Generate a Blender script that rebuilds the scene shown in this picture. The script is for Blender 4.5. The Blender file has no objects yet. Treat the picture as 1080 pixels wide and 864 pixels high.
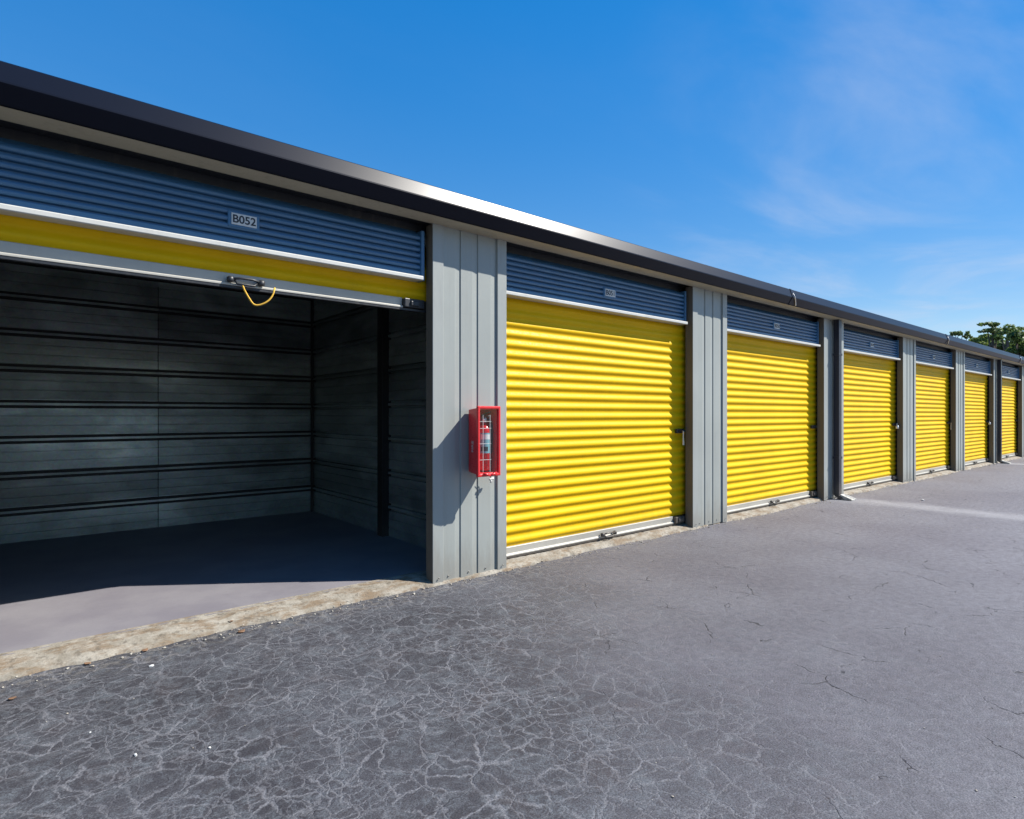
import bpy, bmesh, math, random
from mathutils import Vector, Matrix
rnd = random.Random(7)
S = bpy.context.scene
C = S.collection

# ------------------------------------------------------------------ camera
CAM_H = 1.154
cd = bpy.data.cameras.new('camera')
cd.sensor_fit = 'HORIZONTAL'; cd.sensor_width = 36.0
cd.lens = 624/1080*36
cd.shift_y = 5/1080
cd.clip_start = 0.02; cd.clip_end = 2000
cam = bpy.data.objects.new('camera', cd); C.objects.link(cam)
cam.location = (0, 0, CAM_H)
cam.rotation_euler = Vector((.64, .768, 0)).to_track_quat('-Z', 'Y').to_euler()
S.camera = cam

# ------------------------------------------------------------------ light
SUN = Vector((1.45, -1.0, 1.75)).normalized()
EL = math.asin(SUN.z); AZ = math.atan2(SUN.x, SUN.y)
W = bpy.data.worlds.new('World'); S.world = W; W.use_nodes = True
nt = W.node_tree; nt.nodes.clear()
N = nt.nodes.new; L = nt.links.new
out = N('ShaderNodeOutputWorld'); bg = N('ShaderNodeBackground')
sky = N('ShaderNodeTexSky'); sky.sky_type = 'NISHITA'; sky.sun_disc = False
sky.sun_elevation = EL; sky.sun_rotation = AZ
sky.altitude = 0; sky.air_density = 1.0; sky.dust_density = 0.05; sky.ozone_density = 2.5
SKY_STRENGTH = 0.145
bg.inputs[1].default_value = SKY_STRENGTH
hs = N('ShaderNodeHueSaturation'); hs.inputs['Saturation'].default_value = 2.5; hs.inputs['Hue'].default_value = 0.513; hs.inputs['Value'].default_value = 1.55
gm = N('ShaderNodeGamma'); gm.inputs[1].default_value = 0.42
L(sky.outputs[0], gm.inputs[0]); L(gm.outputs[0], hs.inputs['Color'])
# thin cirrus, laid out by the direction in the sky
tc = N('ShaderNodeTexCoord')
sep = N('ShaderNodeSeparateXYZ'); L(tc.outputs['Generated'], sep.inputs[0])
zz = N('ShaderNodeMath'); zz.operation = 'MAXIMUM'; zz.inputs[1].default_value = 0.04; L(sep.outputs['Z'], zz.inputs[0])
dx = N('ShaderNodeMath'); dx.operation = 'DIVIDE'; L(sep.outputs['X'], dx.inputs[0]); L(zz.outputs[0], dx.inputs[1])
dy = N('ShaderNodeMath'); dy.operation = 'DIVIDE'; L(sep.outputs['Y'], dy.inputs[0]); L(zz.outputs[0], dy.inputs[1])
cmb = N('ShaderNodeCombineXYZ'); L(dx.outputs[0], cmb.inputs[0]); L(dy.outputs[0], cmb.inputs[1])
mp = N('ShaderNodeMapping'); mp.inputs['Rotation'].default_value = (0, 0, math.radians(70)); mp.inputs['Scale'].default_value = (.55, 1.1, 1)
mp.inputs['Location'].default_value = (0.35, 0.2, 0)
L(cmb.outputs[0], mp.inputs[0])
n1 = N('ShaderNodeTexNoise'); n1.inputs['Scale'].default_value = 0.9; n1.inputs['Detail'].default_value = 9; n1.inputs['Roughness'].default_value = .55; n1.inputs['Distortion'].default_value = .5
L(mp.outputs[0], n1.inputs['Vector'])
cr = N('ShaderNodeMapRange'); cr.interpolation_type = 'SMOOTHSTEP'
cr.inputs[1].default_value = .42; cr.inputs[2].default_value = .78; cr.inputs[3].default_value = 0; cr.inputs[4].default_value = .55
L(n1.outputs[0], cr.inputs[0])
dt = N('ShaderNodeVectorMath'); dt.operation = 'DOT_PRODUCT'; dt.inputs[1].default_value = (.8, -.6, 0); L(tc.outputs['Generated'], dt.inputs[0])
cm = N('ShaderNodeMapRange'); cm.interpolation_type = 'SMOOTHSTEP'
for i_, v_ in enumerate((.12, .62, .05, 1.0)): cm.inputs[i_+1].default_value = v_
L(dt.outputs['Value'], cm.inputs[0])
mu = N('ShaderNodeMath'); mu.operation = 'MULTIPLY'; L(cr.outputs[0], mu.inputs[0]); L(cm.outputs[0], mu.inputs[1])
mx = N('ShaderNodeMix'); mx.data_type = 'RGBA'
L(mu.outputs[0], mx.inputs[0]); L(hs.outputs[0], mx.inputs[6]); mx.inputs[7].default_value = (2.5, 2.75, 3.3, 1)
L(mx.outputs[2], bg.inputs[0]); L(bg.outputs[0], out.inputs[0])

sd = bpy.data.lights.new('sun', 'SUN'); sd.energy = 5.0; sd.angle = math.radians(.5); sd.color = (1, .955, .88)
so = bpy.data.objects.new('sun', sd); C.objects.link(so); so.location = (20, -20, 25)
so.rotation_euler = SUN.to_track_quat('Z', 'Y').to_euler()

S.view_settings.view_transform = 'Standard'; S.view_settings.look = 'None'
S.view_settings.exposure = 0.85; S.view_settings.gamma = 1
S.view_settings.use_curve_mapping = False
S.render.engine = 'CYCLES'
S.cycles.max_bounces = 8; S.cycles.diffuse_bounces = 4
S.cycles.sample_clamp_indirect = 6
S.cycles.use_denoising = True

# ------------------------------------------------------------------ material helpers
def mat(name):
    m = bpy.data.materials.new(name); m.use_nodes = True
    return m, m.node_tree, m.node_tree.nodes['Principled BSDF']
def node(t, kind, **inp):
    n = t.nodes.new(kind)
    for k, v in inp.items():
        n.inputs[k.replace('_', ' ')].default_value = v
    return n
def noise(t, vec, scale, detail=4, rough=.55, dist=0.0):
    n = node(t, 'ShaderNodeTexNoise', Scale=scale, Detail=detail, Roughness=rough, Distortion=dist)
    if vec is not None: t.links.new(vec, n.inputs['Vector'])
    return n.outputs[0]
def rng(t, v, a, b, c=0., d=1., smooth=True):
    n = t.nodes.new('ShaderNodeMapRange')
    if smooth: n.interpolation_type = 'SMOOTHSTEP'
    for i, x in enumerate((a, b, c, d)): n.inputs[i+1].default_value = x
    t.links.new(v, n.inputs[0]); return n.outputs[0]
def mixc(t, f, a, b, blend='MIX'):
    n = t.nodes.new('ShaderNodeMix'); n.data_type = 'RGBA'; n.blend_type = blend
    for s, v in ((0, f), (6, a), (7, b)):
        if isinstance(v, (tuple, float, int)): n.inputs[s].default_value = (*v, 1) if isinstance(v, tuple) else v
        else: t.links.new(v, n.inputs[s])
    return n.outputs[2]
def math_(t, op, a, b=None):
    n = t.nodes.new('ShaderNodeMath'); n.operation = op
    for i, v in enumerate((a, b)):
        if v is None: continue
        if isinstance(v, (int, float)): n.inputs[i].default_value = v
        else: t.links.new(v, n.inputs[i])
    return n.outputs[0]
def coords(t, scale=(1, 1, 1), rot=(0, 0, 0), world=False):
    if world:
        g = t.nodes.new('ShaderNodeNewGeometry'); o = g.outputs['Position']
    else:
        g = t.nodes.new('ShaderNodeTexCoord'); o = g.outputs['Object']
    m = node(t, 'ShaderNodeMapping', Scale=scale, Rotation=rot); t.links.new(o, m.inputs[0]); return m.outputs[0]
def bump(t, b, h, strength=.3, dist=.01):
    n = node(t, 'ShaderNodeBump', Strength=strength, Distance=dist)
    t.links.new(h, n.inputs['Height']); t.links.new(n.outputs[0], b.inputs['Normal']); return n

def painted(name, col, rough=.45, var=.12, wave=.15, dirt=.25, metal=0., spec=.5, dirtcol=(.16, .13, .10)):
    m, t, b = mat(name)
    v = coords(t, world=True)
    big = noise(t, v, 1.7, 3)
    streak = noise(t, coords(t, (9, 9, .5), world=True), 2.2, 5, .6)
    fine = noise(t, v, 60, 3)
    c = mixc(t, rng(t, big, .3, .7), tuple(x*(1-var) for x in col), tuple(min(1, x*(1+var*.5)) for x in col))
    d = math_(t, 'MULTIPLY', rng(t, streak, .52, .78), dirt)
    c = mixc(t, d, c, dirtcol)
    sp = math_(t, 'MULTIPLY', rng(t, noise(t, v, 140, 2), .68, .76), dirt*.8)
    c = mixc(t, sp, c, dirtcol)
    if dirt >= .1:
        sz = t.nodes.new('ShaderNodeSeparateXYZ'); t.links.new(v, sz.inputs[0])
        zr = math_(t, 'ADD', sz.outputs[2], math_(t, 'MULTIPLY', noise(t, coords(t, (7, 7, 1.5), world=True), 2.5, 5, .65), -.5))
        c = mixc(t, rng(t, zr, -.22, .06, min(1., dirt*2.2), 0.), c, dirtcol)
    t.links.new(c, b.inputs['Base Color'])
    if wave > 0: t.links.new(rng(t, fine, .2, .8, rough-.08, rough+.1), b.inputs['Roughness'])
    else: b.inputs['Roughness'].default_value = rough
    b.inputs['Metallic'].default_value = metal
    b.inputs['Specular IOR Level'].default_value = spec
    bump(t, b, noise(t, coords(t, (1, 1, .6), world=True), 5, 2), wave, .01)
    return m

M = {}
M['grey'] = painted('light_grey_steel', (.285, .303, .285), .42, .06, .12, .16)
M['trim'] = painted('trim_steel', (.295, .311, .295), .42, .05, .08, .18)
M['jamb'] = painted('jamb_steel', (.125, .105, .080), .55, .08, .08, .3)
M['header'] = painted('header_steel', (.046, .135, .255), .36, .08, .05, .12)
M['lip'] = painted('lip_steel', (.50, .50, .47), .4, .05, .05, .2)
M['bar'] = painted('bottom_bar_aluminium', (.40, .385, .34), .42, .1, .05, .095, metal=.1)
M['yellow'] = painted('yellow_enamel', (.72, .44, .003), .50, .07, .22, .10, spec=.14, dirtcol=(.30, .20, .03))
M['bronze'] = painted('bronze_enamel', (.005, .007, .015), .33, .1, .0, .0, spec=.17, dirtcol=(.05, .045, .04))
M['soffit'] = painted('soffit_cream', (.42, .38, .27), .5, .08, .05, .3)
M['dark'] = painted('dark_plastic', (.018, .02, .024), .45, .1, .02, .2)
M['steelpart'] = painted('zinc_hardware', (.42, .42, .42), .32, .1, .02, .2, metal=.8)
M['red'] = painted('red_plastic', (.60, .022, .026), .32, .06, .03, .10, dirtcol=(.25, .08, .07))
M['redcan'] = painted('red_cylinder_paint', (.50, .008, .012), .25, .05, .0, .03)
M['white'] = painted('white_plastic', (.58, .58, .56), .4, .04, .0, .09)
M['rope'] = painted('yellow_rope', (.72, .42, .05), .8, .1, .0, .1)
M['ink'] = painted('black_ink', (.02, .022, .03), .6, 0, 0, 0)
M['teal'] = painted('teal_label', (.16, .34, .38), .5, .05, 0, .05)
M['strap'] = painted('pale_strap', (.70, .60, .42), .7, .05, 0, .1)
M['leaf_litter'] = painted('dry_leaf', (.22, .095, .035), .7, .2, 0, .2)

def galvanised():
    m, t, b = mat('galvanised_sheet')
    v = coords(t, world=True)
    blot = noise(t, v, 2.6, 6, .65, .6)
    rub = noise(t, coords(t, (.8, .8, 3), world=True), 1.6, 4, .55, .3)
    spang = node(t, 'ShaderNodeTexVoronoi', Scale=55.); t.links.new(v, spang.inputs[0])
    c = mixc(t, rng(t, blot, .34, .70), (.16, .19, .188), (.24, .285, .28))
    c = mixc(t, rng(t, rub, .44, .70, 0, .75), c, (.36, .42, .41))
    c = mixc(t, rng(t, noise(t, coords(t, (1, 1, 6), world=True), 4, 6, .7), .58, .72, 0, .4), c, (.08, .085, .08))
    sp_ = t.nodes.new('ShaderNodeSeparateXYZ'); t.links.new(v, sp_.inputs[0])
    row = math_(t, 'FLOOR', math_(t, 'DIVIDE', math_(t, 'SUBTRACT', sp_.outputs[2], .045), .31))
    side = math_(t, 'MULTIPLY', math_(t, 'GREATER_THAN', sp_.outputs[0], 1.048), 7.3)
    wn_ = t.nodes.new('ShaderNodeTexWhiteNoise'); wn_.noise_dimensions = '1D'; t.links.new(math_(t, 'ADD', row, side), wn_.inputs['W'])
    sheet = t.nodes.new('ShaderNodeCombineColor'); g_ = rng(t, wn_.outputs['Value'], 0, 1, .55, 1.25, False)
    for i_ in range(3): t.links.new(g_, sheet.inputs[i_])
    c = mixc(t, 1., c, sheet.outputs[0], 'MULTIPLY')
    c = mixc(t, .10, c, spang.outputs['Color'], 'OVERLAY')
    t.links.new(c, b.inputs['Base Color'])
    b.inputs['Metallic'].default_value = .55
    t.links.new(rng(t, blot, .3, .7,   .30, .5), b.inputs['Roughness'])
    bump(t, b, noise(t, v, 4, 3), .25, .015)
    return m
M['galv'] = galvanised()

def asphalt():
    m, t, b = mat('asphalt')
    v = coords(t, world=True)
    sx = t.nodes.new('ShaderNodeSeparateXYZ'); t.links.new(v, sx.inputs[0])
    X, Y = sx.outputs[0], sx.outputs[1]
    # domain warp
    wn = node(t, 'ShaderNodeTexNoise', Scale=3.5, Detail=5., Roughness=.6); t.links.new(v, wn.inputs['Vector'])
    def warp(amount, src):
        s = t.nodes.new('ShaderNodeVectorMath'); s.operation = 'SUBTRACT'; t.links.new(src.outputs['Color'], s.inputs[0]); s.inputs[1].default_value = (.5, .5, .5)
        k = t.nodes.new('ShaderNodeVectorMath'); k.operation = 'SCALE'; t.links.new(s.outputs[0], k.inputs[0]); k.inputs['Scale'].default_value = amount
        a = t.nodes.new('ShaderNodeVectorMath'); t.links.new(v, a.inputs[0]); t.links.new(k.outputs[0], a.inputs[1])
        return a.outputs[0]
    w1 = warp(.17, wn)
    wn2 = node(t, 'ShaderNodeTexNoise', Scale=11., Detail=4., Roughness=.65); t.links.new(v, wn2.inputs['Vector'])
    w2 = warp(.07, wn2)
    _s = t.nodes.new('ShaderNodeVectorMath'); _s.operation = 'SUBTRACT'; t.links.new(w2, _s.inputs[0]); t.links.new(v, _s.inputs[1])
    _a = t.nodes.new('ShaderNodeVectorMath'); t.links.new(w1, _a.inputs[0]); t.links.new(_s.outputs[0], _a.inputs[1]); w1 = _a.outputs[0]
    def edges(vec, scale, rand=1.):
        n = t.nodes.new('ShaderNodeTexVoronoi'); n.feature = 'DISTANCE_TO_EDGE'; n.voronoi_dimensions = '2D'
        n.inputs['Scale'].default_value = scale; n.inputs['Randomness'].default_value = rand
        t.links.new(vec, n.inputs['Vector']); return n.outputs['Distance']
    e1 = edges(w1, 8.2); e2 = edges(w2, 17.); e3 = edges(w1, 4.4)
    wid = noise(t, v, 5, 3)
    line1 = math_(t, 'SUBTRACT', 1., rng(t, math_(t, 'SUBTRACT', e1, math_(t, 'MULTIPLY', wid, .06)), -.035, .055))
    line2 = math_(t, 'SUBTRACT', 1., rng(t, math_(t, 'SUBTRACT', e2, math_(t, 'MULTIPLY', wid, .06)), -.03, .06))
    line3 = math_(t, 'SUBTRACT', 1., rng(t, e3, .0, .03))
    p2 = rng(t, noise(t, v, 2.3, 4), .40, .62)
    net = math_(t, 'MAXIMUM', math_(t, 'MULTIPLY', line1, rng(t, noise(t, v, 6., 5, .7), .38, .60, .12, 1)), math_(t, 'MULTIPLY', math_(t, 'MULTIPLY', line2, p2), .75))
    net = math_(t, 'MAXIMUM', net, math_(t, 'MULTIPLY', line3, .6))
    # worn, cracked area lies in front of the open unit and fades away along the lane
    edge_n = math_(t, 'MULTIPLY', math_(t, 'SUBTRACT', noise(t, v, .9, 4), .5), 2.2)
    lane = math_(t, 'ADD', math_(t, 'ADD', X, math_(t, 'MULTIPLY', Y, -.55)), edge_n)
    worn = rng(t, lane, .0, 3.0, 1., 0.)
    worn = math_(t, 'MAXIMUM', worn, rng(t, math_(t, 'ADD', lane, 0.), 1.8, 6., .34, .0))
    netm = math_(t, 'MULTIPLY', net, worn)
    speck = noise(t, v, 170, 4, .75)
    mid = noise(t, v, 22, 6, .7)
    big = noise(t, v, .7, 4, .6)
    smooth_c = mixc(t, rng(t, big, .35, .65), (.120, .115, .136), (.150, .148, .170))
    worn_c = mixc(t, rng(t, noise(t, v, 1.4, 4), .35, .65), (.031, .030, .036), (.050, .050, .059))
    warm = rng(t, noise(t, v, 5, 3), .52, .68, 0, .5)
    worn_c = mixc(t, warm, worn_c, (.052, .044, .047))
    c = mixc(t, worn, smooth_c, worn_c)
    c = mixc(t, rng(t, mid, .35, .7, 0, .35), c, (.042, .043, .048))
    e5 = edges(w2, 27.)
    fine_net = math_(t, 'MULTIPLY', math_(t, 'MULTIPLY', math_(t, 'SUBTRACT', 1., rng(t, e5, .0, .13)), rng(t, noise(t, v, 4.5, 5, .7), .46, .62)), math_(t, 'MULTIPLY', worn, .38))
    c = mixc(t, fine_net, c, (.13, .143, .16))
    rid = math_(t, 'ABSOLUTE', math_(t, 'SUBTRACT', noise(t, v, 7., 8, .72, 1.2), .5))
    rl = math_(t, 'MULTIPLY', math_(t, 'SUBTRACT', 1., rng(t, rid, .0, .035)), math_(t, 'MULTIPLY', worn, .28))
    c = mixc(t, rl, c, (.15, .165, .185))
    veil = math_(t, 'MULTIPLY', rng(t, noise(t, v, 9, 7, .75, .4), .48, .68), math_(t, 'MULTIPLY', worn, .5))
    c = mixc(t, veil, c, (.12, .134, .15))
    c = mixc(t, math_(t, 'MULTIPLY', netm, .74), c, (.172, .174, .190))
    core = math_(t, 'MULTIPLY', math_(t, 'SUBTRACT', 1., rng(t, e1, .004, .014)), math_(t, 'MULTIPLY', rng(t, noise(t, v, 5.5, 3, .6), .56, .64), worn))
    c = mixc(t, math_(t, 'MULTIPLY', core, .8), c, (.02, .02, .024))
    c = mixc(t, rng(t, noise(t, v, 1.9, 5, .65), .60, .78, 0, .28), c, (.07, .066, .072))
    # short dark open cracks
    wn3 = node(t, 'ShaderNodeTexNoise', Scale=6., Detail=4., Roughness=.6); t.links.new(v, wn3.inputs['Vector'])
    e4 = edges(warp(.18, wn3), 2.6)
    short = math_(t, 'MULTIPLY', math_(t, 'SUBTRACT', 1., rng(t, e4, .003, .014)), rng(t, noise(t, v, 3.2, 3, .6), .53, .60))
    short = math_(t, 'MULTIPLY', short, rng(t, worn, .2, .9, 1., .25))
    c = mixc(t, math_(t, 'MULTIPLY', short, .85), c, (.016, .016, .02))
    # washed streaks below the downspouts
    for x0 in (8.62, 17.77):
        wob = math_(t, 'MULTIPLY', math_(t, 'SUBTRACT', noise(t, v, 2.2, 4), .5), .5)
        dxx = math_(t, 'ABSOLUTE', math_(t, 'SUBTRACT', math_(t, 'ADD', X, wob), x0))
        s = math_(t, 'MULTIPLY', rng(t, dxx, .02, .46, 1, 0), rng(t, Y, -4., 2., .2, .95))
        s = math_(t, 'MULTIPLY', s, rng(t, noise(t, coords(t, (4, 1, 1), world=True), 3, 4), .25, .6, .5, 1))
        c = mixc(t, math_(t, 'MULTIPLY', s, .72), c, (.27, .27, .285))
    # pale dust where the sheet meets the sill
    dust = math_(t, 'MULTIPLY', rng(t, math_(t, 'ADD', Y, math_(t, 'MULTIPLY', noise(t, v, 6, 5), .25)), 3.2, 3.5, 0, 1), rng(t, noise(t, v, 25, 4), .45, .65))
    c = mixc(t, math_(t, 'MULTIPLY', dust, .5), c, (.19, .175, .155))
    c = mixc(t, .6, c, rng(t, speck, .25, .75), 'OVERLAY')
    c = mixc(t, rng(t, noise(t, v, 90, 3, .6), .62, .72, 0, .4), c, (.05, .05, .055))
    c = mixc(t, rng(t, noise(t, v, 260, 2), .70, .76, 0, .5), c, (.25, .25, .25))
    t.links.new(c, b.inputs['Base Color'])
    b.inputs['Specular IOR Level'].default_value = .3
    t.links.new(rng(t, mid, .3, .7, .62, .85), b.inputs['Roughness'])
    h = math_(t, 'ADD', math_(t, 'MULTIPLY', speck, .8), math_(t, 'MULTIPLY', mid, .9))
    h = math_(t, 'ADD', h, math_(t, 'MULTIPLY', netm, -.9))
    h = math_(t, 'ADD', h, math_(t, 'MULTIPLY', short, -2.))
    bump(t, b, h, .55, .006)
    return m
M['asphalt'] = asphalt()

def floor_paint():
    m, t, b = mat('painted_floor')
    v = coords(t, world=True)
    c = mixc(t, rng(t, noise(t, v, 2.2, 5, .6), .35, .65), (.165, .155, .175), (.20, .19, .205))
    c = mixc(t, rng(t, noise(t, v, 9, 6, .7), .6, .75, 0, .35), c, (.11, .10, .095))
    c = mixc(t, .12, c, noise(t, v, 130, 3, .7), 'OVERLAY')
    t.links.new(c, b.inputs['Base Color']); b.inputs['Roughness'].default_value = .6
    bump(t, b, noise(t, v, 40, 4), .12, .004)
    return m
M['floor'] = floor_paint()

def concrete(name, a, bcol, stain):
    m, t, b = mat(name)
    v = coords(t, world=True)
    c = mixc(t, rng(t, noise(t, coords(t, (3, 3, 3), world=True), 3, 8, .72), .35, .65), a, bcol)
    c = mixc(t, rng(t, noise(t, coords(t, (2.4, 6, 3), world=True), 2.6, 7, .72), .44, .62, 0, .8), c, stain)
    c = mixc(t, rng(t, noise(t, v, 26, 5, .7), .52, .66, 0, .75), c, (.10, .085, .065))
    c = mixc(t, .3, c, noise(t, v, 120, 3, .7), 'OVERLAY')
    t.links.new(c, b.inputs['Base Color']); b.inputs['Roughness'].default_value = .85
    bump(t, b, noise(t, v, 45, 6, .7), .6, .01)
    return m
M['sill'] = concrete('worn_concrete', (.19, .17, .135), (.31, .285, .24), (.15, .10, .055))
M['splash'] = concrete('splash_concrete', (.4, .4, .38), (.5, .49, .46), (.4, .4, .36))
M['pebble'] = concrete('pale_pebble', (.33, .30, .25), (.45, .43, .38), (.3, .24, .18))

def glass():
    m, t, b = mat('clear_pane')
    t.nodes.remove(b)
    tr = t.nodes.new('ShaderNodeBsdfTransparent'); gl = node(t, 'ShaderNodeBsdfGlossy', Roughness=.08)
    tr.inputs[0].default_value = (.93, .95, .95, 1)
    mxs = t.nodes.new('ShaderNodeMixShader'); fr = node(t, 'ShaderNodeFresnel', IOR=1.35)
    t.links.new(fr.outputs[0], mxs.inputs[0]); t.links.new(tr.outputs[0], mxs.inputs[1]); t.links.new(gl.outputs[0], mxs.inputs[2])
    t.links.new(mxs.outputs[0], t.nodes['Material Output'].inputs[0])
    return m
M['glass'] = glass()

def foliage(name, a, bcol):
    m, t, b = mat(name)
    oi = t.nodes.new('ShaderNodeNewGeometry')
    c = mixc(t, oi.outputs['Random Per Island'], a, bcol)
    t.links.new(c, b.inputs['Base Color']); b.inputs['Roughness'].default_value = .6
    tl = t.nodes.new('ShaderNodeBsdfTranslucent'); t.links.new(c, tl.inputs[0])
    ms = t.nodes.new('ShaderNodeMixShader'); ms.inputs[0].default_value = .35
    t.links.new(b.outputs[0], ms.inputs[1]); t.links.new(tl.outputs[0], ms.inputs[2]); t.links.new(ms.outputs[0], t.nodes['Material Output'].inputs[0])
    return m
M['leaf_dark'] = foliage('dark_foliage', (.05, .095, .025), (.19, .26, .06))
M['leaf_light'] = foliage('light_foliage', (.12, .17, .025), (.27, .33, .07))
M['bark'] = painted('bark', (.10, .075, .055), .9, .2, .3, .3)

# ------------------------------------------------------------------ mesh helpers
class MB:
    def __init__(s): s.v = []; s.f = []; s.sm = []
    def add(s, vs, fs, smooth=False):
        o = len(s.v); s.v += [tuple(p) for p in vs]; s.f += [tuple(i+o for i in f) for f in fs]; s.sm += [smooth]*len(fs)
    def box(s, x0, x1, y0, y1, z0, z1):
        s.add([(x0,y0,z0),(x1,y0,z0),(x1,y1,z0),(x0,y1,z0),(x0,y0,z1),(x1,y0,z1),(x1,y1,z1),(x0,y1,z1)],
              [(0,3,2,1),(4,5,6,7),(0,1,5,4),(1,2,6,5),(2,3,7,6),(3,0,4,7)])
    def extrude_x(s, prof, x0, x1, closed=True, smooth=False, segs=1):
        n = len(prof); vs = []; fs = []
        for k in range(segs+1):
            x = x0+(x1-x0)*k/segs
            vs += [(x, y, z) for y, z in prof]
        for k in range(segs):
            for i in range(n if closed else n-1):
                j = (i+1) % n
                fs.append((k*n+i, k*n+j, (k+1)*n+j, (k+1)*n+i))
        if closed:
            fs.append(tuple(range(n-1, -1, -1))); fs.append(tuple(segs*n+i for i in range(n)))
        s.add(vs, fs, smooth)
    def extrude_z(s, prof, z0, z1, closed=False, smooth=False, segs=1):
        n = len(prof); vs = []; fs = []
        for k in range(segs+1):
            z = z0+(z1-z0)*k/segs
            vs += [(x, y, z) for x, y in prof]
        for k in range(segs):
            for i in range(n if closed else n-1):
                j = (i+1) % n
                fs.append((k*n+i, k*n+j, (k+1)*n+j, (k+1)*n+i))
        if closed:
            fs.append(tuple(range(n-1, -1, -1))); fs.append(tuple(segs*n+i for i in range(n)))
        s.add(vs, fs, smooth)
    def tube(s, pts, r, n=8, caps=True):
        pts = [Vector(p) for p in pts]; rs = r if isinstance(r, (list, tuple)) else [r]*len(pts)
        vs = []; fs = []
        prev = None
        for i, p in enumerate(pts):
            d = (pts[min(i+1, len(pts)-1)] - pts[max(i-1, 0)]).normalized()
            u = d.cross(Vector((0, 0, 1)))
            if u.length < .05: u = d.cross(Vector((1, 0, 0)))
            u.normalize()
            if prev is not None and u.dot(prev) < 0: u = -u
            prev = u; w = d.cross(u)
            for k in range(n):
                a = 2*math.pi*k/n
                vs.append(p + (u*math.cos(a)+w*math.sin(a))*rs[i])
        for i in range(len(pts)-1):
            for k in range(n):
                fs.append((i*n+k, i*n+(k+1) % n, (i+1)*n+(k+1) % n, (i+1)*n+k))
        if caps: fs.append(tuple(range(n-1, -1, -1))); fs.append(tuple((len(pts)-1)*n+k for k in range(n)))
        s.add(vs, fs, True)
    def lathe(s, c, prof, n=20):           # about z
        vs = []; fs = []
        for r, z in prof:
            for k in range(n):
                a = 2*math.pi*k/n; vs.append((c[0]+r*math.cos(a), c[1]+r*math.sin(a), c[2]+z))
        for i in range(len(prof)-1):
            for k in range(n):
                fs.append((i*n+k, i*n+(k+1) % n, (i+1)*n+(k+1) % n, (i+1)*n+k))
        fs.append(tuple(range(n-1, -1, -1))); fs.append(tuple((len(prof)-1)*n+k for k in range(n)))
        s.add(vs, fs, True)
    def build(s, name, material, parent=None, loc=(0, 0, 0), bevel=0, segs=2):
        me = bpy.data.meshes.new(name); me.from_pydata(s.v, [], s.f); me.validate()
        me.polygons.foreach_set('use_smooth', s.sm[:len(me.polygons)] if len(s.sm) >= len(me.polygons) else [False]*len(me.polygons))
        bm = bmesh.new(); bm.from_mesh(me); bmesh.ops.recalc_face_normals(bm, faces=bm.faces); bm.to_mesh(me); bm.free()
        me.materials.append(material)
        o = bpy.data.objects.new(name, me); C.objects.link(o); o.location = loc
        if parent is not None: o.parent = parent
        if bevel:
            md = o.modifiers.new('bevel', 'BEVEL'); md.width = bevel; md.segments = segs; md.limit_method = 'ANGLE'; md.angle_limit = math.radians(40)
        return o
def tag(o, label=None, cat=None, group=None, kind=None):
    if label: o['label'] = label
    if cat: o['category'] = cat
    if group: o['group'] = group
    if kind: o['kind'] = kind
    return o
def empty(name, loc, rz=0, label=None, cat=None, group=None):
    o = bpy.data.objects.new(name, None); C.objects.link(o); o.location = loc; o.rotation_euler = (0, 0, rz); o.empty_display_size = .1
    return tag(o, label, cat, group)
def copy_tree(o, parent=None):
    c = o.copy(); C.objects.link(c)
    if parent is not None: c.parent = parent
    for ch in [q for q in KIDS.get(o.name, [])]: copy_tree(ch, c)
    return c
KIDS = {}
def kids_of(o):
    for ch in o.children:
        KIDS.setdefault(o.name, []).append(ch); kids_of(ch)
def text_mesh(name, body, size, material, parent, loc, rot, extrude=.0006, bold=0.0):
    cu = bpy.data.curves.new(name, 'FONT'); cu.body = body; cu.size = size; cu.extrude = extrude; cu.align_x = 'CENTER'; cu.align_y = 'CENTER'; cu.offset = bold
    tmp = bpy.data.objects.new(name, cu); C.objects.link(tmp)
    dg = bpy.context.evaluated_depsgraph_get(); dg.update()
    me = bpy.data.meshes.new_from_object(tmp.evaluated_get(dg)); bpy.data.objects.remove(tmp)
    me.materials.clear(); me.materials.append(material)
    o = bpy.data.objects.new(name, me); C.objects.link(o); o.location = loc; o.rotation_euler = rot
    if parent is not None: o.parent = parent
    return o

# ------------------------------------------------------------------ layout
D = 3.40            # facade plane, world y
P = 3.05            # bay spacing
PX = 2.134          # left edge of pilaster 0
PW = .64            # pilaster width
OW = P-PW           # opening width
TOP = 2.440         # soffit height
def pil(k): return PX+P*k
K0, K1 = -2, 8      # pilasters
BX0, BX1 = pil(K0), pil(K1)+PW
DEPTH = 3.26        # to the back wall
FZ = .05            # slab

# ------------------------------------------------------------------ ground
g = MB()
R = 420
g.add([(-R, -R, 0), (R, -R, 0), (R, R, 0), (-R, R, 0)], [(0, 1, 2, 3)])
tag(g.build('asphalt', M['asphalt']), kind='structure')
g = MB(); g.box(BX0+.01, BX1-.01, D+.17, D+DEPTH, -.1, FZ)
tag(g.build('concrete_floor', M['floor']), kind='structure')
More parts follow.
